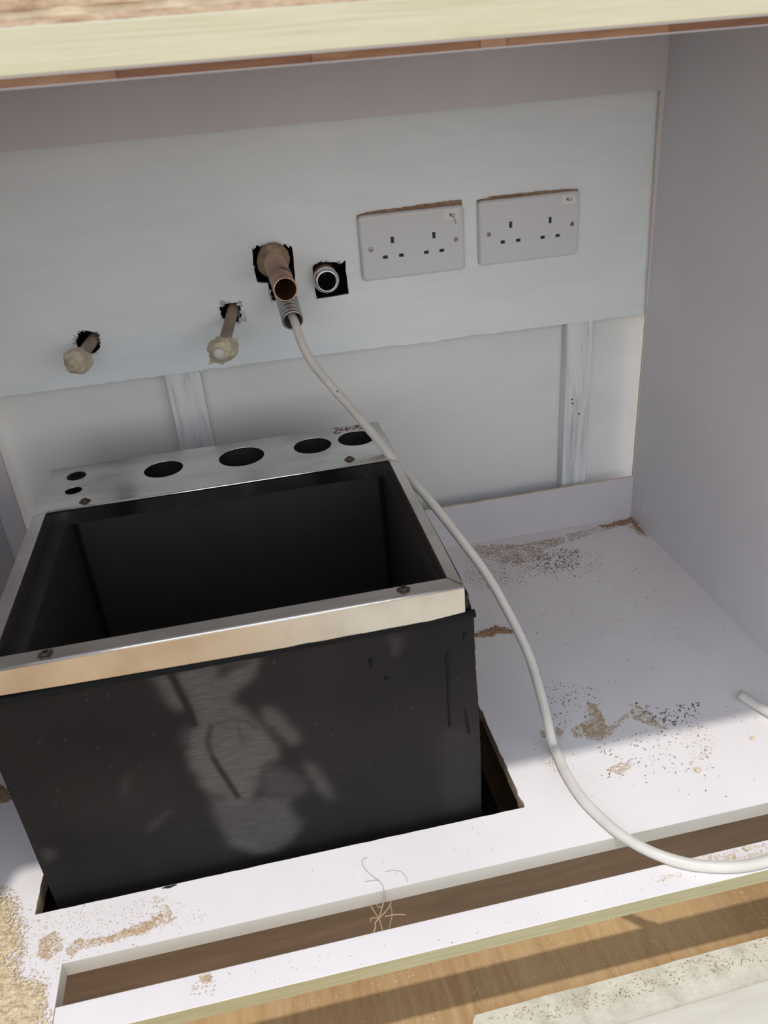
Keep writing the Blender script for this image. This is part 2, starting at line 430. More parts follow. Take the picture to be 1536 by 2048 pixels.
for a_, b_ in ((0, .018), (XL-.018, XL)):
    V = [(x, y, z_) for x in (a_, b_) for y, z_ in ((YF, -.17), (.004, -.17), (.004, .717), (-.6528, .717), (-.6528, .7085), (YF, .7085))]
    F = [(0, 1, 2, 3, 4, 5), (11, 10, 9, 8, 7, 6)] + [(i, i+6, (i+1) % 6+6, (i+1) % 6) for i in range(6)]
    F = [f[::-1] for f in F]
    link('side_panel', mesh('side_panel', V, F), 'laminate', cab)
op = ragged((-.0015, .0763), (-.0012, .35), .012, .0006, 1) + ragged((-.0018, .35), (-.0068, .6512), .016, .0005, 5) \
   + ragged((-.0068, .6512), (-.957, .6512), .03, .0004, 7) + ragged((-.957, .6512), (-.957, .0763), .03, .0005, 8) + ragged((-.957, .0763), (-.0015, .0763), .02, .0005, 11)
plate('back_panel', [(XL, -.1), (0, -.1), (0, .717), (XL, .717)], [op], 'xz', 0, .004, ['laminate', 'veneer_light'], cab, lambda l, k, a, b: 1 if l else 0)
# glue smears on the right panel
for u, v, rx, rz in ((1325, 972, .001, .012), (1324, 1000, .0008, .003), (1290, 1020, .004, .007)):
    p = at(u, v, 0, 0); V = [(-.0004, p[1], p[2])]
    for k in range(12):
        a = 2*math.pi*k/12; V.append((-.00005, p[1]+rx*2*math.cos(a)*(1+.3*math.sin(3*a)), p[2]+rz*math.sin(a)))
    link('glue_smear', mesh('glue_smear', V, [(0, 1+(k+1) % 12, 1+k) for k in range(12)], smooth=True), 'plastic', cab)

# worktop: cream-edged board on a blockboard layer, raw plywood sheet on top
wtop = thing('worktop', 'thick worktop over the cabinet with a cream wood-grain front edge and brown raw underlayer', 'worktop')
ZB = .7135
boxobj('edge_strip', (-1.3, .30, -.672, -.671, ZB+.0002, ZB+.0188), 'cream', wtop, .0004)
boxobj('board', (-1.3, .30, -.671, .009, ZB+.0035, ZB+.019), 'laminate', wtop)
boxobj('front_packing', (-1.3, .30, -.671, -.653, ZB, ZB+.0035), 'laminate', wtop)
boxobj('grey_skin', (-1.3, .30, -.6705, -.653, ZB-.0007, ZB), 'laminate', wtop)
xs = [-1.3, -1.05, -.86, -.668, -.640]
xs = [-1.3, -1.08, -.86, -.6395, -.548, -.463, -.449, -.362, -.296, -.2385, -.11, .05, .30]
for a_, b_ in zip(xs[:-1], xs[1:]):
    boxobj('core_strip', (a_+.0003, b_, -.6700+random.uniform(0, .0004), -.6530, .7088, ZB-.0007), 'core', wtop, .0002)
boxobj('lower_skin', (-1.3, .30, -.6703, -.653, .7085, .7088), 'laminate', wtop)
# plywood sheet with splintered layers on top
ply = thing('plywood_sheet', 'raw splintered plywood sheet lying on top of the cream-edged worktop', 'plywood')
z = ZB+.0191
def torn_layer(name, y, z0, z1, amp, mt, sd):
    V = []; F = []; n = 320; x0, x1 = -1.3, .3
    for i in range(n+1):
        x = x0+(x1-x0)*i/n
        j = amp*(noise.noise(Vector((x*45, sd, 0)))+.5*noise.noise(Vector((x*220, sd, 1))))
        k = .35*(z1-z0)*noise.noise(Vector((x*60, sd+4, 2)))
        V += [(x, y+j, z0), (x, y+j*.6, z1+k*.0), (x, .0, z0), (x, .0, z1)]
    for i in range(n):
        a = i*4; b = a+4
        F += [(a, b, b+1, a+1), (a+1, b+1, b+3, a+3), (a, a+2, b+2, b)]
    return link(name, mesh(name, V, F), mt, ply)
torn_layer('veneer_layer', -.6705, z, z+.0030, .0016, 'veneer_dark', 1)
torn_layer('veneer_layer', -.6690, z+.0030, z+.0062, .0009, 'veneer_light', 2)
torn_layer('veneer_layer', -.6700, z+.0062, z+.0105, .0018, 'veneer_dark', 3)
torn_layer('veneer_layer', -.6690, z+.0105, z+.0150, .0010, 'veneer_light', 4)
torn_layer('veneer_layer', -.6700, z+.0150, z+.0180, .0010, 'veneer_dark', 5)

# ================================================================== drop-in bin
ZT = .2902
bin_ = thing('drop_in_bin', 'open black box with a stainless steel rim dropped through the cabinet base', 'bin')
ox0, ox1, oy0, oy1 = -.8667, -.4420, -.5285, -.1180
ix0, ix1, iy0, iy1 = -.8526, -.4530, -.5110, -.2395
def circ(cx, cy, r, n=48, wob=0): return [(cx+r*math.cos(2*math.pi*k/n)*(1+wob*math.sin(3*k)), cy+r*math.sin(2*math.pi*k/n)) for k in range(n)]
HO = [(-.8309, -.1503, .0117), (-.8289, -.1923, .0098), (-.7236, -.1687, .0238), (-.6268, -.1662, .0284), (-.5364, -.1651, .0240), (-.4792, -.1622, .0235)]
o = plate('rear_flange', [(ox0, oy1), (ox0, iy1-.012), (ix0, iy1), (ix1, iy1), (ox1+.0002, iy1-.0125), (ox1, oy1)], [circ(*h) for h in HO], 'xy', ZT, ZT-.0015, ['steel', 'bright_steel'], bin_, None, .0004)
o['label'] = 'wide rear steel flange with six round holes'
V, F = sweep([(ix0, iy1-.0008, ZT-.0012), (ix1, iy1-.0008, ZT-.0012)], .0020, 14)
link('rolled_edge', mesh('rolled_edge', V, F, smooth=True), 'bright_steel', bin_)
boxobj('inner_lip', (ix0, ix1, iy1, iy1+.0012, ZT-.020, ZT-.0015), 'steel', bin_)
plate('side_rail', [(ox0, oy0+.0005), (ix0, iy0), (ix0, iy1), (ox0, iy1-.0125)], [], 'xy', ZT, ZT-.0015, 'steel', bin_, None, .0004)
plate('side_rail', [(ox1, oy0+.0005), (ox1, iy1-.0125), (ix1, iy1), (ix1, iy0)], [], 'xy', ZT, ZT-.0015, 'steel', bin_, None, .0004)
plate('front_rail', [(ox0, oy0), (ox1, oy0), (ix1-.0003, iy0), (ix0, iy0)], [], 'xy', ZT+.0002, ZT-.0013, 'steel', bin_, None, .0004)
V, F = sweep([(ox0, oy0+.0009, ZT-.0012), (ox1, oy0+.0009, ZT-.0012)], .0018, 14)
link('rolled_edge', mesh('rolled_edge', V, F, smooth=True), 'bright_steel', bin_)
fas = [(ox0, ZT-.0015), (ox0, .2640), (-.80, .2622), (-.70, .2605), (-.60, .2590), (-.52, .2583), (-.48, .2590), (ox1, .2622), (ox1, ZT-.0015)]
o = plate('front_fascia', fas, [], 'xz', oy0-.0006, oy0+.0006, 'steel_front', bin_); o['label'] = 'beige-reflecting steel fascia strip'
# black body: hollow, two wells (main well and the service well under the holes)
bx0, bx1 = -.8745, -.4365
plate('body', [(bx0, -.5225), (bx1, -.5225), (bx1, -.122), (bx0, -.122)],
      [[(-.833, -.511), (-.459, -.511), (-.459, -.2355), (-.833, -.2355)], [(-.862, -.229), (-.448, -.229), (-.448, -.130), (-.862, -.130)]],
      'xy', -.160, .2885-.012, ['liner', 'liner'], bin_)
V, F = box(-.8665, -.4422, -.5270, -.1185, ZT-.0140, ZT-.0016)
# collar under the rim (a ring, so the well stays open)
plate('rim_collar', [(-.8662, -.5272), (-.4424, -.5272), (-.4424, -.1188), (-.8662, -.1188)],
      [[(-.851, -.510), (-.4545, -.510), (-.4545, -.2375), (-.851, -.2375)], [(-.862, -.229), (-.448, -.229), (-.448, -.130), (-.862, -.130)]],
      'xy', ZT-.0142, ZT-.0016, 'liner', bin_)
boxobj('bottom', (bx0, bx1, -.5225, -.122, -.1655, -.160), 'liner', bin_)
boxobj('base_tray', (-.903, -.3700, -.534, -.115, -.1690, -.1656), 'rubber', bin_)
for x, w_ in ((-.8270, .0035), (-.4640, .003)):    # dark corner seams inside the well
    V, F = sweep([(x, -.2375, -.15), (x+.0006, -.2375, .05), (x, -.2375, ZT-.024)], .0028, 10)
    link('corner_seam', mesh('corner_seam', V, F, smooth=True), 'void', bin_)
# front sheet with the dusty mark: a fine grid with a dust attribute
NX, NZ = 230, 220
fx0, fz1, fz0 = -.8772, .2518, -.160
yF = -.5245
def redge(z_):   # ragged right edge, slightly hollow
    pts = [(-.16, -.4300), (-.02, -.4300), (.08, -.4292), (.135, -.4298), (.181, -.4318), (.22, -.4325), (.2518, -.4325)]
    for (a, xa), (b, xb) in zip(pts[:-1], pts[1:]):
        if z_ <= b: return xa+(xb-xa)*(z_-a)/(b-a)
    return pts[-1][1]
def inpoly(px, py, poly):
    ins = np.zeros(px.shape, bool); n = len(poly)
    for i in range(n):
        x1, y1 = poly[i]; x2, y2 = poly[(i+1) % n]
        if y1 == y2: continue
        c = ((y1 > py) != (y2 > py)) & (px < (x2-x1)*(py-y1)/(y2-y1)+x1)
        ins ^= c
    return ins
GX = np.zeros((NZ, NX)); GZ = np.zeros((NZ, NX))
for j in range(NZ):
    z_ = fz0+(fz1-fz0)*j/(NZ-1); xr = redge(z_) + .0006*noise.noise(Vector((z_*160, 0, 0)))
    GX[j] = np.linspace(fx0, xr, NX); GZ[j] = z_
def dist_seg(px, py, pts):
    d = np.full(px.shape, 9.)
    for (x1, y1), (x2, y2) in zip(pts[:-1], pts[1:]):
        dx, dy = x2-x1, y2-y1; t = np.clip(((px-x1)*dx+(py-y1)*dy)/(dx*dx+dy*dy), 0, 1)
        d = np.minimum(d, np.hypot(px-x1-t*dx, py-y1-t*dy))
    return d
C5 = dict(ox=300, oy=1280, s=3.84)
P5 = lambda pts: pxpoly(pts, 1, yF, **C5)
def blur(A, k):
    for _ in range(k):
        A = (A + np.roll(A, 1, 0) + np.roll(A, -1, 0) + np.roll(A, 1, 1) + np.roll(A, -1, 1))/5
    return A
D = np.zeros((NZ, NX))
WXg = GX + .0016*np.sin(GZ*310+1)*np.sin(GX*170) + .0011*np.sin(GZ*900+GX*120)
WZg = GZ + .0016*np.sin(GX*290+2)*np.sin(GZ*210+1) + .0008*np.sin(GX*800)
def addp(pts, val, k, mode='max', conv=P5):
    global D
    A = blur(inpoly(WXg, WZg, conv(pts)).astype(float), k+3)*val
    D = np.maximum(D, A) if mode == 'max' else D*(1-A)
addp([(170,235),(480,170),(640,180),(800,120),(835,130),(810,260),(730,350),(660,390),(630,460),(700,520),(770,570),(840,640),(900,720),(960,790),(1000,870),(960,930),(860,960),(840,1100),(800,1200),(700,1290),(640,1300),(560,1180),(480,1180),(460,1210),(380,1080),(300,940),(285,830),(310,710),(350,655),(340,560),(270,400),(200,300)], .95, 2)
addp([(0,255),(140,235),(215,380),(295,540),(190,545),(90,400)], .85, 2)
addp([(460,1180),(680,1220),(860,1200),(1100,1200),(1060,1260),(1120,1350),(1170,1430),(1090,1540),(960,1640),(800,1640),(640,1590),(550,1460),(490,1330)], .68, 6)
addp([(840,900),(1000,980),(1150,1040),(1220,1130),(1140,1210),(860,1210)], .45, 9)
addp([(560,1490),(800,1530),(1000,1560),(960,1640),(800,1645),(640,1595)], .8, 5)
addp([(830,525),(900,508),(960,520),(1010,580),(1120,700),(1165,780),(1080,800),(960,700),(890,640)], .85, 3)
addp([(1165,930),(1250,950),(1350,1080),(1425,1225),(1390,1235),(1290,1150),(1220,1030)], .7, 3)
addp([(280,650),(230,690),(240,800),(300,850)], .5, 3)
D = blur(D, 4)
for pts, hw, v_ in (([(150,240),(230,400),(300,540),(340,650)], .0030, .95), ([(470,660),(440,780),(480,900),(560,1020),(680,1210)], .0028, .55),
                ([(480,900),(560,1030),(640,1150),(670,1200)], .0022, .7), ([(510,640),(620,600),(740,620),(820,680)], .0016, .35), ([(680,660),(720,800)], .002, .25)):
    D *= 1 - v_*np.clip(1.6-dist_seg(GX, GZ, P5(pts))/hw, 0, 1)
addp([(490,190),(620,185),(780,160),(780,190),(660,215),(590,285),(520,290)], .85, 2, 'sub')
ID = lambda pts: pxpoly(pts, 1, yF)
addp([(780,1270),(803,1270),(800,1310),(785,1312)], .35, 3, conv=ID)
addp([(880,1460),(950,1455),(962,1500),(962,1600),(900,1640),(880,1560)], .12, 22, conv=ID)
addp([(85,1700),(105,1695),(110,1720),(92,1725)], .45, 6, conv=ID)
addp([(248,1545),(256,1548),(252,1590),(245,1600)], .3, 3, conv=ID)
addp([(290,1660),(335,1620),(340,1624),(300,1668)], .3, 3, conv=ID)
for k in range(45):
    u, v = random.uniform(60, 950), random.uniform(1300, 1700)
    q = at(u, v, 1, yF); D = np.maximum(D, .4*(np.hypot(GX-q[0], GZ-q[2]) < .0010))
D += .03*np.clip(np.sin((GX+.65)*6)*.5+.5, 0, 1)
V = np.stack([GX, np.full_like(GX, yF) + .0004*np.sin(GX*60)*np.sin(GZ*40), GZ], -1).reshape(-1, 3)
idx = np.arange(NX*NZ).reshape(NZ, NX)
F = np.stack([idx[:-1, :-1], idx[:-1, 1:], idx[1:, 1:], idx[1:, :-1]], -1).reshape(-1, 4).tolist()
me = mesh('front_sheet', V, F, smooth=True)
at2 = me.attributes.new('dust', 'FLOAT', 'POINT'); at2.data.foreach_set('value', np.clip(D, 0, 1).reshape(-1).astype('f4'))
fs = link('front_sheet', me, 'black', bin_)
fs['label'] = 'black front sheet with a pale dusty smear down its middle'
sm = fs.modifiers.new('solid', 'SOLIDIFY'); sm.thickness = .0020; sm.offset = -1 if True else 1
# dark rolled strip between fascia and front sheet
P = [(x, -.5262+.0006*noise.noise(Vector((x*40, 0, 0))), zz+.0006*noise.noise(Vector((x*50, 3, 0)))) for x, zz in [(-.8770+i*(.4450/60), .2565) for i in range(61)]]
V, F = sweep(P, [.0042]*61, 10)
link('sealing_strip', mesh('sealing_strip', V, F, smooth=True), 'matte', bin_)
# runs of black sealant on the sheet
for pts, r in (([(895,1306),(893,1320),(896,1350),(897,1400),(899,1440),(899,1452)], .0011), ([(930,1420),(934,1440),(938,1465)], .0009), ([(741,1318),(742,1333)], .0011), ([(771,1356),(774,1358)], .0014), ([(929,1265),(927,1278)], .001)):
    Q = [at(u, v, 1, yF-.0004) for u, v in pts]
    V, F = sweep(Q, [r*(.8+.5*random.random()) for _ in Q], 8); link('sealant_run', mesh('sealant_run', V, F, smooth=True), 'matte', bin_)
# black side sheet standing a little proud of the rim at the right
V = [(-.4420, -.522, ZT-.030), (-.4345, -.5235, .2518), (-.4345, -.5235, .262), (-.4372, -.520, .276), (-.4395, -.505, ZT-.004), (-.4405, -.40, ZT-.003), (-.4408, -.30, ZT-.006), (-.4408, -.30, .20), (-.4345, -.50, .20)]
V2 = [(x-.0022, y+.0005, z_) for x, y, z_ in V]
n_ = len(V); F = [tuple(range(n_)), tuple(range(2*n_-1, n_-1, -1))] + [(i, i+n_, (i+1) % n_+n_, (i+1) % n_) for i in range(n_)]
link('side_sheet', mesh('side_sheet', V+V2, F), 'matte', bin_)
# grommet in the smallest rear hole
V = []; F = []; cx, cy, r = HO[0]
V, F = lathe((cx, cy, ZT+.0012), (cx, cy+.0001, ZT-.02), [(0, r*.55), (-.0003, r*.75), (.0004, r*.95), (.0016, r*1.02), (.006, r*.95), (.008, r*.6), (.004, r*.5), (.0, r*.55)], 32)
link('grommet', mesh('grommet', V, F, smooth=True), 'matte', bin_)
# weld nuts
for (x, y) in ((-.8112, -.2280), (-.4980, -.2238), (-.8081, -.5195), (-.4958, -.5180)):
    V = []; F = []
    prof = [(0, .0066, 1), (.0006, .0060, 1), (.0008, .0042, 0), (.0024, .0042, 0), (.0030, .0034, 0), (.0030, .0020, 1), (.0012, .0018, 1), (.0012, .0001, 1)]
    sg = 24
    for hgt, r, rd in prof:
        for k in range(sg):
            a = 2*math.pi*k/sg; rr = r
            if not rd: rr = r*math.cos(math.pi/6)/math.cos(((a) % (math.pi/3))-math.pi/6)
            elif hgt < .0007: rr = r*(1+.28*noise.noise(Vector((math.cos(a)*2+x*90, math.sin(a)*2, y*50))))
            V.append((x+rr*math.cos(a), y+rr*math.sin(a), ZT+.0002+hgt))
    for i in range(len(prof)-1):
        for k in range(sg):
            k2 = (k+1) % sg; F.append((i*sg+k, i*sg+k2, (i+1)*sg+k2, (i+1)*sg+k))
    link('weld_nut', mesh('weld_nut', V, F), 'weld', bin_)
# handwriting "24->)" in red marker on the rear flange
V = []; F = []
for st in ([(190,285),(235,262),(265,285),(235,325),(190,372),(250,374),(325,352)], [(352,268),(310,300),(318,318),(400,303),(530,268)], [(428,250),(445,290),(462,325)],
           [(560,292),(610,268),(685,228)], [(600,226),(690,222),(665,248)], [(712,175),(745,190),(752,240),(738,270),(705,290)]):
    Q = [at(u/10.24+650, v/10.24+830, 2, ZT) for u, v in st]; Q = catmull([tuple(q) for q in Q], 5); b0 = len(V)
    for i, q in enumerate(Q):
        t = (Q[min(i+1, len(Q)-1)]-Q[max(i-1, 0)]); t.z = 0; t.normalize(); n_ = Vector((-t.y, t.x, 0))*.0009
        V += [(q.x-n_.x, q.y-n_.y, ZT+.00025), (q.x+n_.x, q.y+n_.y, ZT+.00025)]
    for i in range(len(Q)-1): F.append((b0+2*i, b0+2*i+2, b0+2*i+3, b0+2*i+1))
o = link('handwriting', mesh('handwriting', V, F), 'red_ink', bin_); o['label'] = 'dark red handwritten 24 and arrow'
# dents / smudges in the front rail corner: mitre line
V, F = sweep([(ix1, iy0, ZT+.0003), (ix1+.004, iy0-.006, ZT+.0003), (ox1-.001, oy0+.004, ZT+.0003)], .0003, 6)
link('mitre_seam', mesh('mitre_seam', V, F), 'weld', bin_)

# ================================================================== sockets
def text_mesh(s, size, loc, parent, name='lettering'):
    cu = bpy.data.curves.new(name, 'FONT'); cu.body = s; cu.size = size; cu.align_x = 'CENTER'; cu.align_y = 'CENTER'; cu.extrude = .00005; cu.offset = .0001
    o = bpy.data.objects.new(name, cu); COL.objects.link(o)
    dg = bpy.context.evaluated_depsgraph_get(); me = bpy.data.meshes.new_from_object(o.evaluated_get(dg))
    bpy.data.objects.remove(o); o = link(name, me, 'ink', parent); o.rotation_euler = (math.pi/2, 0, 0); o.location = loc
    return o
def rrect(x0, x1, z0, z1, r, n=5):
    out = []
    for cx, cz, a0 in ((x1-r, z0+r, -90), (x1-r, z1-r, 0), (x0+r, z1-r, 90), (x0+r, z0+r, 180)):
        for k in range(n+1):
            a = math.radians(a0+90*k/n); out.append((cx+r*math.cos(a), cz+r*math.sin(a)))
    return out
def socket(X, Z, label, dd, txt_z):
    s = thing('double_socket', label, 'socket', 'double sockets on the back wall')
    yf = .0005; holes = []
    for (ex, n1x, n2x) in dd['h']:
        holes.append([(ex-.0022, dd['ez']-.0042), (ex+.0022, dd['ez']-.0042), (ex+.0022, dd['ez']+.0042), (ex-.0022, dd['ez']+.0042)])
        for nx in (n1x, n2x): holes.append([(nx-.0034, dd['nz']-.0022), (nx+.0034, dd['nz']-.0022), (nx+.0034, dd['nz']+.0022), (nx-.0034, dd['nz']+.0022)])
    # dished edge: rounded rings from the wall side to the flat face, then the face with its pin holes
    rings = []
    for k in range(7):
        a = math.pi/2*k/6; ins = .0042*(1-math.cos(a)); y = yf+.0042*(1-math.sin(a))
        rings.append([(p[0], y, p[1]) for p in rrect(X+ins, X+.146-ins, Z+ins, Z+.086-ins, .0055-ins*.6)])
    rings.insert(0, [(p[0], yf+.0085, p[1]) for p in rrect(X, X+.146, Z, Z+.086, .0055)])
    nR = len(rings[0]); V = [v for q_ in rings for v in q_]; F = []
    for a_ in range(len(rings)-1):
        for k in range(nR):
            k2 = (k+1) % nR; F.append((a_*nR+k, a_*nR+k2, (a_+1)*nR+k2, (a_+1)*nR+k))
    sm_ = len(F); inner = [(p[0], p[2]) for p in rings[-1]]; b0 = (len(rings)-1)*nR
    V += [(p[0], yf, p[1]) for h in holes for p in h]; hb = len(V); flat = inner + [p for h in holes for p in h]
    for t in tessellate_polygon([[Vector((p[0], p[1], 0)) for p in l] for l in [inner]+holes]):
        a_, b_, c_ = t
        ar = (flat[b_][0]-flat[a_][0])*(flat[c_][1]-flat[a_][1])-(flat[c_][0]-flat[a_][0])*(flat[b_][1]-flat[a_][1])
        if abs(ar) < 1e-13: continue
        if ar < 0: b_, c_ = c_, b_
        F.append((b0+a_, b0+b_, b0+c_))
    V += [(p[0], yf+.0045, p[1]) for h in holes for p in h]
    nH = sum(len(h) for h in holes); off = b0+nR
    for h in range(len(holes)):
        for k in range(4):
            p_, q_ = off+4*h+k, off+4*h+(k+1) % 4; F.append((p_, p_+nH, q_+nH, q_))
    me = mesh('faceplate', V, F); me.polygons.foreach_set('use_smooth', [i_ < sm_ for i_ in range(len(F))]); me.update()
    link('faceplate', me, 'plastic', s)
    boxobj('back_insert', (X+.012, X+.134, yf+.0044, yf+.0080, Z+.010, Z+.076), 'ink', s)
    for sx, sz in dd['s']:
        V, F = lathe((sx, yf-.0002, sz), (sx, yf+.01, sz), [(0, .0001), (0, .0012), (-.0004, .0026), (.0002, .0034), (.0008, .0036)], 24)
        o = link('screw', mesh('screw', V, F, smooth=True), 'zinc', s)
        a = random.uniform(0, 1.5); c_, s_ = math.cos(a), math.sin(a)
        for q in (0, 1):
            c_, s_ = -s_, c_
            V, F = box(-.0019, .0019, -.0001, .0002, -.0003, .0003)
            V = [(sx+x*c_-z_*s_, yf-.0006+y, sz+x*s_+z_*c_) for x, y, z_ in V]
            link('cross_slot', mesh('cross_slot', V, F), 'ink', o)
    st = boxobj('sticker', (dd['t'][0]-.011, dd['t'][0]+.009, yf-.0001, yf+.0001, dd['t'][1]-.006, dd['t'][1]+.006), 'sticker', s)
    text_mesh('9L1', .0062, (dd['t'][0], yf-.00025, dd['t'][1]), s)
    return s
AX, AZ, BX, BZ = -.42655, .4485, -.25955, .4502
ta = at(905, 430, 1, 0); tb = at(1139, 399, 1, 0)
s1 = socket(AX, AZ, 'white double socket nearer the copper pipes, curled fibre under its label', dict(ez=.4998, nz=.4784, h=[(-.3822, -.3935, -.371), (-.3241, -.3358, -.3138)], s=[(-.4127, .4901), (-.2934, .4908)], t=(ta[0], ta[2])), 0)
s2 = socket(BX, BZ, 'white double socket nearer the right side panel', dict(ez=.5018, nz=.4799, h=[(-.2143, -.2259, -.2033), (-.1568, -.1673, -.1452)], s=[(-.2461, .4923), (-.1248, .4933)], t=(tb[0], tb[2])), 0)
V, F = sweep(catmull([tuple(at(u, v, 1, -.0004)) for u, v in ((901, 431), (906, 433), (909, 438), (911, 444), (912, 448))], 4), .0005, 6)
link('curled_fibre', mesh('curled_fibre', V, F, smooth=True), 'hair', s1)
# torn brown edge above each socket (paint pulled off the wall board)
def torn(us, y=.0085):
    top = us[0]; bot = us[1]; T_ = []; 
    n = 40
    for i in range(n+1):
        s = i/n
        def ev(L):
            for (a, x, z_), (b, x2, z2) in zip(L[:-1], L[1:]):
                if s <= b: f = (s-a)/(b-a); return x+(x2-x)*f, z_+(z2-z_)*f
            return L[-1][1:]
        x, z_ = ev(top); T_.append((x, z_+.0009*noise.noise(Vector((x*160, 0, z_*3)))+.0004*noise.noise(Vector((x*600, 0, 0)))))
    poly = T_ + [(p[1], p[2]) for p in bot[::-1]]
    return plate('torn_edge', poly, [], 'xz', y, BY-.0001, 'raw_board', wall)
torn(([(0, AX-.0002, .5352), (.15, AX+.018, .5378), (.55, AX+.08, .5392), (.85, AX+.124, .5405), (1, AX+.1455, .5402)], [(0, AX-.0002, .530), (1, AX+.1455, .530)]))
torn(([(0, BX-.0002, .5372), (.15, BX+.02, .5398), (.55, BX+.08, .5400), (.85, BX+.124, .5392), (1, BX+.1455, .5372)], [(0, BX-.0002, .532), (1, BX+.1455, .532)]))

# ================================================================== pipes
# wide open copper pipe
cp = thing('copper_pipe', 'wide open copper pipe sticking out of the wall above the steel conduit', 'pipe')
A = Vector((-.5455, .10, .4935)); B = Vector(tuple(at(571, 579, 1, -.150)))
d = (B-A); L = d.length
V, F = lathe(A, B, [(0, .0143), (L-.058, .0143), (L-.0575, .0139), (L-.0015, .0139), (L, .0133)], 40)
link('tube', mesh('tube', V, F, smooth=True), 'copper', cp)
V, F = lathe(A, B, [(L-.0012, .0139), (L+.0001, .0137), (L+.0002, .0128), (L-.0015, .0127)], 40)
link('bright_lip', mesh('bright_lip', V, F, smooth=True), 'copper_bright', cp)
V, F = lathe(A, B, [(L-.0006, .0128), (L-.09, .0128), (L-.09, .0001)], 40)
link('bore', mesh('bore', V, F, smooth=True), 'copper_in', cp)
tn = d.normalized(); C0 = A + tn*.076
V, F = lathe(C0, B, [(0, .019), (.004, .0215), (.020, .0225), (.027, .0210), (.031, .0175), (.034, .0140)], 14, .14, 2)
link('fitting_collar', mesh('fitting_collar', V, F), 'rust', cp)
V, F = lathe(A, B, [(L-.0590, .0145), (L-.0585, .0148), (L-.0545, .0148), (L-.054, .0141)], 40)
link('joint_ring', mesh('joint_ring', V, F, smooth=True), 'tape_dirty', cp)
# dark ink mark on top of the pipe
q = A + tn*(L-.050)
V = []; F = []
nn = tn.cross(Vector((0, 0, 1))).normalized(); bb = tn.cross(nn)
for i in range(7):
    for k in range(7):
        a = math.radians(-30+ (k-3)*9*(1-.1*abs(i-3))) ; V.append(q + tn*((i-3)*.0022 + .002*noise.noise(Vector((i, k, 0)))) + (nn*math.sin(a)*1 - bb*math.cos(a))*.01435)
for i in range(6):
    for k in range(6): F.append((i*7+k, i*7+k+1, (i+1)*7+k+1, (i+1)*7+k))
link('ink_mark', mesh('ink_mark', V, F, smooth=True), 'ink', cp)

# short pipe with silver bevelled end
sp = thing('short_pipe', 'short pipe with a shiny silver open end inside the square hole', 'pipe')
B = Vector(tuple(at(654, 563, 1, -.016))); A = Vector((B.x+.0035, .11, B.z+.006)); L = (B-A).length
V, F = lathe(A, B, [(0, .0165), (L-.016, .0165), (L-.014, .0170), (L-.0085, .0172)], 40); link('tube', mesh('tube', V, F, smooth=True), 'copper', sp)
V, F = lathe(A, B, [(L-.0085, .0174), (L-.0060, .0174), (L-.0015, .0158), (L, .0138), (L-.0003, .0124), (L-.004, .0120)], 40); link('bevelled_ring', mesh('bevelled_ring', V, F, smooth=True), 'chrome', sp)
V, F = lathe(A, B, [(L-.0035, .0121), (L-.06, .0118), (L-.06, .0001)], 32); link('bore', mesh('bore', V, F, smooth=True), 'rubber', sp)

# taped small pipes
def capped(hole_px, end_px, yend, blob, label, grp, sd, disc=None, rp=.0076):
    t = thing('capped_pipe', label, 'pipe', grp)
    H = Vector(tuple(at(hole_px[0], hole_px[1], 1, .01))); B = Vector(tuple(at(end_px[0], end_px[1], 1, yend)))
    d = (B-H).normalized(); A = H - d*.06
    P = [A + (B-A)*i/14 for i in range(15)]
    V, F = sweep(P, [rp*(1+.06*noise.noise(Vector((i*.9, sd, 0)))) for i in range(15)], 16)
    link('tube', mesh('tube', V, F, smooth=True), 'tape_dirty', t)
    import bmesh
    bm = bmesh.new(); bmesh.ops.create_icosphere(bm, subdivisions=3, radius=1)
    q = d.to_track_quat('Z', 'Y')
    for v in bm.verts:
        n = v.co.normalized(); k = 1+.17*noise.noise(n*1.9+Vector((sd, 0, 0)))+.09*noise.cell(n*2.6+Vector((sd, 2, 0)))
        p = Vector((n.x*blob[0], n.y*blob[1], n.z*blob[2]))*k
        v.co = B - d*blob[2]*.55 + q @ p
    me = bpy.data.meshes.new('tape_cap'); bm.to_mesh(me); bm.free()
    link('tape_cap', me, 'tape', t)
    if disc:
        c = Vector(tuple(at(disc[0], disc[1], 1, yend-.011)))
        V, F = lathe(c+Vector((0, .012, 0)), c, [(0, disc[2]), (.010, disc[2]), (.012, disc[2]*.86), (.0118, disc[2]*.3), (.0122, .0001)], 20, .05, sd)
        o = link('end_plug', mesh('end_plug', V, F, smooth=True), 'plug', t)
        # crumpled tape wings
        V = []; F = []
        rnd = random.Random(sd)
        for k in range(4):
            a = k*1.6+rnd.uniform(-.3, .3); r0, r1 = blob[0]*.7, blob[0]*.95
            if k == 0: a, r1 = .45, blob[0]*1.45
            if k == 1: a, r1 = 3.75, blob[0]*1.35
            w_ = .6; yy = rnd.uniform(-.004, .004); b0 = len(V); c0 = B + Vector((0, blob[2]*.4+yy, 0))
            for aa, rr, dy in ((a-w_, r0, .0), (a+w_, r0, .001), (a+.1, r1, -.003)):
                V.append(c0+Vector((rr*math.cos(aa), dy, rr*math.sin(aa)))); V.append(V[-1]+Vector((0, .0009, 0)))
            F += [(b0, b0+2, b0+4), (b0+1, b0+5, b0+3), (b0, b0+1, b0+3, b0+2), (b0+2, b0+3, b0+5, b0+4), (b0+4, b0+5, b0+1, b0)]
        link('tape_fold', mesh('tape_fold', V, F), 'tape', t)
    return t
capped((183, 684), (151, 727), -.062, (.0165, .0165, .017), 'small pipe with a rounded tape cap, furthest left on the wall', 'tape-capped small pipes', 2)
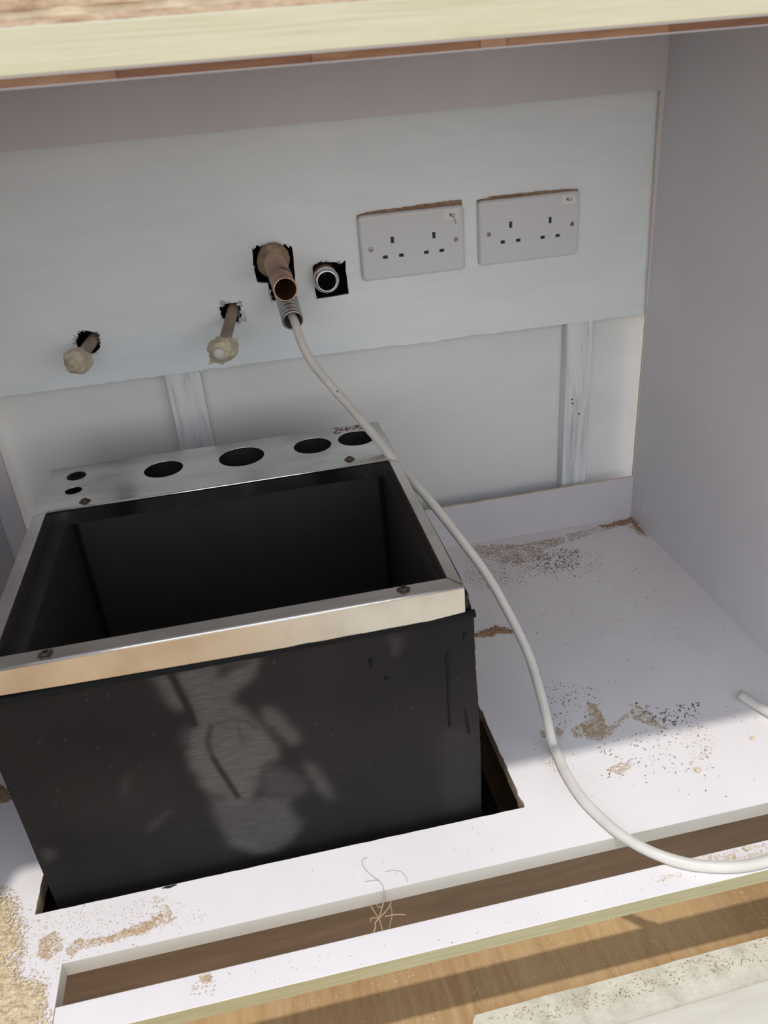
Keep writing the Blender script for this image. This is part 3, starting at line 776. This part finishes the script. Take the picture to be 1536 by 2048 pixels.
capped((465, 624), (443, 706), -.100, (.0188, .0158, .018), 'small pipe with a crumpled tape cap and white plug, between left pipe and copper pipe', 'tape-capped small pipes', 5, disc=(438, 708, .0072))

# flexible steel conduit
cd = thing('steel_conduit', 'flexible ribbed steel conduit under the copper pipe with the white cable inside', 'conduit')
E_ = Vector(tuple(at(586, 641, 1, -.082))); A = Vector((-.5400, .07, .462))
P = catmull([A, Vector((-.5385, .02, .459)), Vector((-.5368, -.03, .447)), E_], 150)
fr = frames(P); seg = 48; V = []; F = []; PH = []; mi_ = []
s = 0
for i, (p, t, n, b) in enumerate(fr):
    if i: s += (Vector(P[i])-Vector(P[i-1])).length
    for k in range(seg):
        a = 2*math.pi*k/seg; ph = (s/.0084 + k/seg) % 1.0
        r = .0116 + .0026*(abs(math.sin(math.pi*ph))**.45); PH.append(abs(math.sin(math.pi*ph)))
        V.append(p+(n*math.cos(a)+b*math.sin(a))*r)
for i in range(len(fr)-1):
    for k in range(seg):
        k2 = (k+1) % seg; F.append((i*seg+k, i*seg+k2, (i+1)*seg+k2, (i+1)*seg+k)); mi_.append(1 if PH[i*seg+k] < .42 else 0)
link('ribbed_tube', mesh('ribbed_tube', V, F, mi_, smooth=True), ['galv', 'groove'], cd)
dE = fr[-1][1]
V, F = lathe(E_-dE*.03, E_, [(.0295, .0136), (.0305, .0134), (.0305, .0119)] + [(.0305-.0012*i, .0113+.0009*(i % 2)) for i in range(1, 20)] + [(.004, .0001)], 36)
link('ribbed_bore', mesh('ribbed_bore', V, F, smooth=True), 'galv', cd)

# cable
R_ = .0056
c_pts = [(-.5375, -.030, .444), (-.5360, -.060, .436)]
for u, v, y in [(590,645,-.085),(601,680,-.100),(618,715,-.112),(641,747,-.125),(700,815,-.160),(746,868,-.200),(800,935,-.2485),(860,1002,-.285),(920,1077,-.315),(975,1152,-.338),(1022,1235,-.366),(1058,1312,-.397),(1080,1385,-.430),(1094,1440,-.455)]:
    c_pts.append(tuple(at(u, v, 1, y)))
for u, v in [(1108,1495),(1133,1548),(1165,1597),(1205,1638),(1250,1675),(1300,1703),(1350,1721),(1400,1731),(1470,1733),(1536,1721)]:
    q = at(u, v, 2, R_); c_pts.append((q[0], q[1], R_))
c_pts += [(-.140, -.6600, R_), (-.095, -.6480, .0075), (-.058, -.6220, .009), (-.040, -.580, .0075), (-.045, -.535, R_), (-.0640, -.4900, R_), (-.0795, -.4500, R_)]
P = catmull(c_pts, 8)
P = [Vector((p.x, p.y, max(p.z, R_*.98))) for p in P]
V, F = sweep(P, R_, 16)
cb = thing('cable', 'off-white electrical cable curving from the conduit over the base and front rail', 'cable')
link('sheath', mesh('sheath', V, F, smooth=True), 'cable', cb)
for (u, v, y) in ((674, 783, -.150), (597, 664, -.099)):
    q = at(u, v, 1, y)
    V, F = sweep([q+np.array([0, 0, .0012]), q+np.array([.0012, 0, -.0012])], .0007, 6); link('scuff_mark', mesh('scuff_mark', V, F), 'ink', cb)

# ================================================================== pale board in front on the floor
pb = thing('threshold_board', 'pale dusty board lying on the plywood in front of the cabinet', 'board')
o = plate('rough_board', [(-.4815, -1.6), (-.003, -1.6), (-.003, -.6403)] + ragged((-.003, -.6403), (-.478, -.6465), .02, .0008, 3)[1:] + [(-.478, -.6465), (-.4835, -.655)], [], 'xy', -.170, -.162, 'pale_board', pb, None, .0008)
plate('smooth_strip', [(-.60, -1.6), (-.003, -1.6), (-.003, -.684), (-.1713, -.6862), (-.40, -.694)] + [(-.60, -.70)], [], 'xy', -.162, -.1595, 'pale_smooth', pb, None, .0006)

# ================================================================== sawdust, chips, fibres
def debris(name, label, mt, specs, zf=0.0, seed=1, parent=None, cat='sawdust'):
    """specs: (polygon in photo pixels on the plane z=zf, count, smin, smax, elong)"""
    rnd = random.Random(seed); V = []; F = []
    for poly, n, smin, smax, el in specs:
        W = pxpoly(poly, 2, zf) ; xs_ = [p[0] for p in W]; ys_ = [p[1] for p in W]; c = 0; tries = 0
        while c < n and tries < n*30:
            tries += 1
            x, y = rnd.uniform(min(xs_), max(xs_)), rnd.uniform(min(ys_), max(ys_))
            if not inpoly(np.array([x]), np.array([y]), W)[0]: continue
            dn = noise.noise(Vector((x*55+seed, y*55, seed)))*.5+.5
            if rnd.random() > dn*1.5-.05: continue
            if zf == 0.0 and (S2 < y < S1) and x > slotL: continue
            if zf == 0.0 and y > -.5394 and y < -.11 and -.895 < x < -.383: continue
            if x > -.002 and zf == 0: continue
            s_ = rnd.uniform(smin, smax); L_ = s_*rnd.uniform(1, el); a = rnd.uniform(0, math.pi) if el < 2 else rnd.gauss(.1, .8)
            ca, sa = math.cos(a), math.sin(a); h = s_*rnd.uniform(.25, .6); b0 = len(V)
            for px, py, pz in ((-L_, -s_*.5, 0), (L_*.8, -s_*.6, 0), (L_, s_*.5, 0), (-L_*.7, s_*.6, 0), (0, 0, h)):
                V.append((x+px*ca-py*sa, y+px*sa+py*ca, zf+.0001+pz))
            F += [(b0, b0+1, b0+4), (b0+1, b0+2, b0+4), (b0+2, b0+3, b0+4), (b0+3, b0, b0+4), (b0+3, b0+2, b0+1, b0)]; c += 1
    o = link(name, mesh(name, V, F), mt); tag(o, label, cat, kind='stuff'); return o

def mound(name, label, mt, poly, h, zf=0.0, seed=1, step=.0011, soft=.006, chips=0, cmt=None):
    W = pxpoly(poly, 2, zf); xs_ = [p[0] for p in W]; ys_ = [p[1] for p in W]
    x = np.arange(min(xs_)-.003, max(xs_)+.003, step); y = np.arange(min(ys_)-.003, max(ys_)+.003, step)
    X, Y = np.meshgrid(x, y); ins = inpoly(X, Y, W); d = dist_seg(X, Y, W+[W[0]]); d = np.where(ins, d, -d)
    N = np.array([[noise.noise(Vector((a*160, b*160, seed)))+.6*noise.noise(Vector((a*480, b*480, seed))) for a in x] for b in y])
    hh = h*np.clip((d + .0022*N*1.5)/soft, -1, 1) * (1+.45*N) + .00035*N*2 - .0001
    hh = np.where(d < -.004, -.01, hh)
    V = []; F = []; mp = {}
    for j in range(len(y)-1):
        for i in range(len(x)-1):
            q = [(j, i), (j, i+1), (j+1, i+1), (j+1, i)]
            if max(hh[a] for a in q) <= 0.0: continue
            cx, cy = x[i], y[j]
            if zf == 0.0 and (-.5394 < cy < -.11) and (-.8935 < cx < -.386): continue
            if cx > -.001 or cy > -.001: continue
            f = []
            for a in q:
                if a not in mp: mp[a] = len(V); V.append((x[a[1]], y[a[0]], zf+max(hh[a], -.0002)))
                f.append(mp[a])
            F.append(tuple(f))
    o = link(name, mesh(name, V, F, smooth=True), mt); tag(o, label, 'sawdust', kind='stuff'); return o

mound('sawdust_pile', 'brown ridge of sawdust beside the black box, crossed by the cable', 'saw_brown', [(948,1268),(975,1257),(992,1252),(1020,1257),(1046,1260),(1045,1266),(1010,1268),(970,1274),(950,1275)], .0016, seed=3, soft=.004)
mound('sawdust_pile', 'thick pale sawdust heap on the base at the lower left corner', 'pile', [(-60,1800),(10,1790),(25,1832),(35,1860),(33,1890),(24,1910),(28,1945),(40,1962),(62,1960),(82,1968),(90,2000),(86,2030),(70,2060),(60,2110),(-80,2110)], .0024, seed=5)
mound('sawdust_pile', 'tan crust of sawdust filling the back right corner of the base', 'saw_brown', [(1192,1052),(1225,1046),(1258,1036),(1264,1036),(1280,1052),(1292,1068),(1275,1062),(1262,1046),(1240,1052),(1215,1056)], .0009, seed=8, soft=.003)
mound('sawdust_pile', 'small brown sawdust heap at the left edge beside the black box', 'saw_brown', [(-40,1560),(10,1572),(26,1590),(24,1600),(4,1606),(-40,1610)], .0018, seed=9, soft=.004)
mound('sawdust_pile', 'thin tan sawdust streak between the cut-out and the front slot', 'saw', [(215,1876),(240,1866),(262,1862),(282,1852),(300,1842),(312,1832),(322,1830),(312,1846),(292,1858),(290,1866),(268,1868),(240,1874),(224,1882),(212,1884)], .0008, seed=12, soft=.004)
mound('sawdust_pile', 'small tan sawdust dab by the left end of the front slot', 'saw', [(148,1882),(160,1878),(166,1884),(163,1892),(152,1890),(146,1886)], .0008, seed=13, soft=.003)
mound('sawdust_pile', 'tan sawdust patch on the shaded base left of the sunlight edge', 'saw', [(1150,1455),(1180,1448),(1190,1440),(1176,1402),(1188,1408),(1204,1428),(1210,1452),(1216,1466),(1200,1478),(1178,1470)], .0004, seed=15, soft=.004)

debris('sawdust', 'fine tan sawdust scattered along the foot of the back panel', 'saw_brown', [
    ([(950,1112),(985,1088),(1040,1090),(1090,1080),(1130,1072),(1130,1085),(1090,1100),(1075,1120),(1040,1128),(1000,1125)], 2600, .0003, .0008, 2.2),
    ([(935,1098),(955,1090),(975,1092),(960,1104),(938,1108)], 260, .0003, .0007, 2),
    ([(930,1120),(1010,1120),(1080,1130),(1040,1160),(960,1185),(925,1160)], 900, .0003, .0007, 2.2),
    ([(1130,1070),(1180,1058),(1262,1038),(1300,1075),(1280,1070),(1250,1050),(1190,1066),(1140,1084)], 1200, .0003, .0007, 2)], seed=21)
debris('grit', 'dark grit and black shavings scattered near the foot of the back panel', 'grit', [
    ([(1060,1125),(1090,1105),(1130,1095),(1160,1100),(1170,1120),(1150,1140),(1100,1148),(1060,1140)], 330, .0004, .0012, 3.5),
    ([(940,1130),(1060,1110),(1200,1100),(1220,1130),(1140,1165),(1060,1175),(960,1180)], 330, .0003, .0009, 2.5),
    ([(960,1200),(1300,1100),(1500,1300),(1200,1420),(1080,1380),(1050,1260)], 85, .0004, .0010, 1.8)], seed=22, cat='grit')
debris('shavings', 'mixed tan and dark shavings around the sunlight edge at the right', 'saw', [
    ([(1080,1462),(1115,1455),(1130,1462),(1120,1475),(1085,1475)], 260, .0003, .0009, 2),
    ([(1140,1460),(1175,1440),(1175,1400),(1200,1420),(1212,1450),(1232,1465),(1200,1482),(1150,1475)], 800, .0003, .0009, 2.2),
    ([(1215,1455),(1250,1430),(1275,1410),(1300,1425),(1320,1450),(1340,1460),(1300,1450),(1260,1435),(1225,1462)], 330, .0004, .0010, 2.8),
    ([(1080,1500),(1120,1510),(1130,1550),(1080,1530)], 160, .0003, .0006, 2),
    ([(1210,1540),(1240,1525),(1270,1530),(1240,1550)], 260, .0003, .0007, 2),
    ([(1340,1440),(1420,1450),(1440,1520),(1380,1520)], 150, .0003, .0006, 2)], seed=23, cat='shavings')
debris('grit', 'dark grit flecks spread over the base around the sunlight edge at the right', 'grit', [
    ([(1250,1400),(1320,1415),(1400,1405),(1395,1445),(1330,1455),(1270,1440)], 110, .0004, .0013, 3.2),
    ([(1075,1360),(1200,1370),(1200,1420),(1100,1480),(1090,1420)], 120, .0003, .0010, 2.2),
    ([(1190,1480),(1400,1440),(1440,1540),(1200,1560)], 170, .0003, .0009, 2.8),
    ([(1040,1500),(1530,1380),(1536,1600),(1200,1600)], 90, .0003, .0008, 2)], seed=24, cat='grit')
debris('sawdust', 'tan sawdust specks over the base at the lower left', 'saw', [
    ([(80,1880),(110,1862),(130,1875),(125,1900),(90,1925),(75,1910)], 520, .0003, .0009, 2),
    ([(130,1900),(160,1880),(220,1872),(320,1830),(355,1835),(330,1850),(240,1880),(165,1900),(140,1918)], 800, .0003, .0008, 2),
    ([(310,1790),(330,1800),(345,1830),(300,1840)], 150, .0003, .0007, 2),
    ([(60,1830),(330,1790),(420,1830),(230,1890),(110,1960),(80,2040),(60,1950)], 620, .0002, .0006, 2),
    ([(380,1950),(430,1945),(430,1990),(385,1990)], 60, .0003, .0009, 2), ([(405,1952),(425,1950),(423,1964),(405,1965)], 110, .0003, .0009, 2),
    ([(-40,1780),(30,1770),(60,1850),(50,1960),(-40,1960)], 330, .0004, .0010, 2)], seed=25)
debris('grit', 'dark specks over the sunlit base between cut-out and front slot', 'grit', [
    ([(20,1780),(300,1800),(430,1840),(300,1890),(100,1960),(60,1960)], 120, .0002, .0006, 1.8),
    ([(500,1750),(1000,1640),(1000,1700),(600,1790)], 24, .0002, .0005, 2),
    ([(300,1980),(900,1850),(1500,1720),(1500,1740),(900,1890),(350,2010)], 50, .0002, .0005, 2)], seed=26, cat='grit')
debris('shavings', 'pale wood flecks strewn on the plywood floor below the front rail', 'pile', [
    ([(700,2048),(1536,1790),(1536,1860),(900,2040)], 190, .0003, .0008, 3),
    ([(250,2048),(1100,1840),(1536,1770),(1536,1800),(700,2010)], 260, .0003, .0009, 2.4)], zf=-.17, seed=27, cat='shavings')
debris('grit', 'dark flecks on the pale board in front of the cabinet', 'raw_board', [
    ([(960,2040),(1536,1875),(1536,1920),(1100,2040)], 420, .0003, .0008, 2.6)], zf=-.162, seed=28, cat='grit')
debris('shavings', 'pale flecks lying on the front rail under the cable', 'pile', [
    ([(1400,1715),(1536,1685),(1536,1710),(1440,1722)], 220, .0003, .0008, 2),
    ([(1300,1755),(1380,1740),(1360,1755),(1300,1770)], 60, .0003, .0006, 2)], seed=29, cat='shavings')

def chip(u, v, r, label, mt, seed):
    import bmesh
    q = at(u, v, 2, 0); bm = bmesh.new(); bmesh.ops.create_icosphere(bm, subdivisions=2, radius=r)
    for w_ in bm.verts:
        n = w_.co.normalized(); w_.co *= 1+.35*noise.noise(n*1.5+Vector((seed, 0, 0))); w_.co.z *= .55; w_.co += Vector((q[0], q[1], r*.5))
    me = bpy.data.meshes.new('wood_chip'); bm.to_mesh(me); bm.free(); o = link('wood_chip', me, mt); return tag(o, label, 'wood chip', 'pale chips on the base')
debris('shavings', 'pale flakes lying on the thick sawdust heap at the lower left corner', 'veneer_light', [
    ([(-60,1795),(20,1790),(45,1850),(40,1960),(90,1965),(95,2048),(70,2110),(-80,2110)], 2600, .0004, .0013, 2)], zf=.0018, seed=31, cat='shavings')
debris('sawdust', 'loose sawdust fringe around the heap at the lower left corner', 'saw', [
    ([(-60,1760),(30,1775),(60,1850),(50,1950),(100,1955),(110,2060),(-60,2060)], 1500, .0003, .0009, 2)], seed=32)
chip(1395, 1542, .0034, 'round pale wood chip in the sunlight, nearer the cable bend', 'veneer_light', 1)
chip(1505, 1478, .0026, 'small pale wood chip in the sunlight near the right side panel', 'veneer_light', 4)
q = at(1492, 1690, 2, .004)
chip(1492, 1698, .0030, 'pale curled chip standing on the front rail above the cable', 'veneer_light', 7)
# glossy dark splash by the cut-out front edge
V = []; q = at(339, 1773, 2, .0003); V = [(q[0], q[1], .0009)]
for k in range(14):
    a = 2*math.pi*k/14; V.append((q[0]+.0062*math.cos(a)*(1+.3*math.sin(2*a+1)), q[1]+.0016*math.sin(a)*(1+.3*math.sin(3*a)), .0002))
o = link('sealant_blob', mesh('sealant_blob', V, [(0, 1+k, 1+(k+1) % 14) for k in range(14)], smooth=True), 'rubber'); tag(o, 'small black smear of sealant at the cut-out front edge', 'sealant')

# dry root fibres caught on the slot edge
tf = thing('fibre_tuft', 'dry straw-like root fibres hanging in the front slot', 'fibres')
yT = -.6030
def strand(pts, y, r=.00045, mt='straw', z0=None, sx=680, sy=1700, s_=7.68):
    Q = [at(u/s_+sx, v/s_+sy, 1 if z0 is None else 2, y if z0 is None else z0) for u, v in pts]
    V, F = sweep(catmull([tuple(q) for q in Q], 5), r, 6); return link('strand', mesh('strand', V, F, smooth=True), mt, tf)
strand([(670,600),(672,700),(668,800),(640,900),(620,980),(595,1050),(540,1120),(545,1180),(515,1265)], yT, .0007)
strand([(785,770),(770,840),(730,910),(660,990),(595,1055)], yT, .0006)
strand([(480,870),(530,950),(595,1050),(625,1130),(652,1230)], yT, .0006)
strand([(560,830),(580,870),(635,880)], yT)
strand([(470,1110),(470,1060),(500,1042),(590,1045)], yT)
strand([(690,1020),(800,1000),(900,990),(1000,995)], yT)
strand([(780,860),(795,940),(795,1040),(780,1090),(760,1190)], yT)
strand([(420,110),(350,150),(345,220),(380,290),(450,360),(540,430),(610,480),(650,540),(672,600)], 0, .00028, 'hair', z0=.0006)
strand([(700,330),(800,315),(900,320),(970,360),(1020,430),(1035,500)], 0, .00022, 'hair', z0=.0006)
strand([(380,490),(450,475),(560,465),(610,475)], 0, .00022, 'hair', z0=.0006)

# off-view surroundings that hold the cabinet: none needed beyond the floor and the wall
print('objects', len(bpy.data.objects))
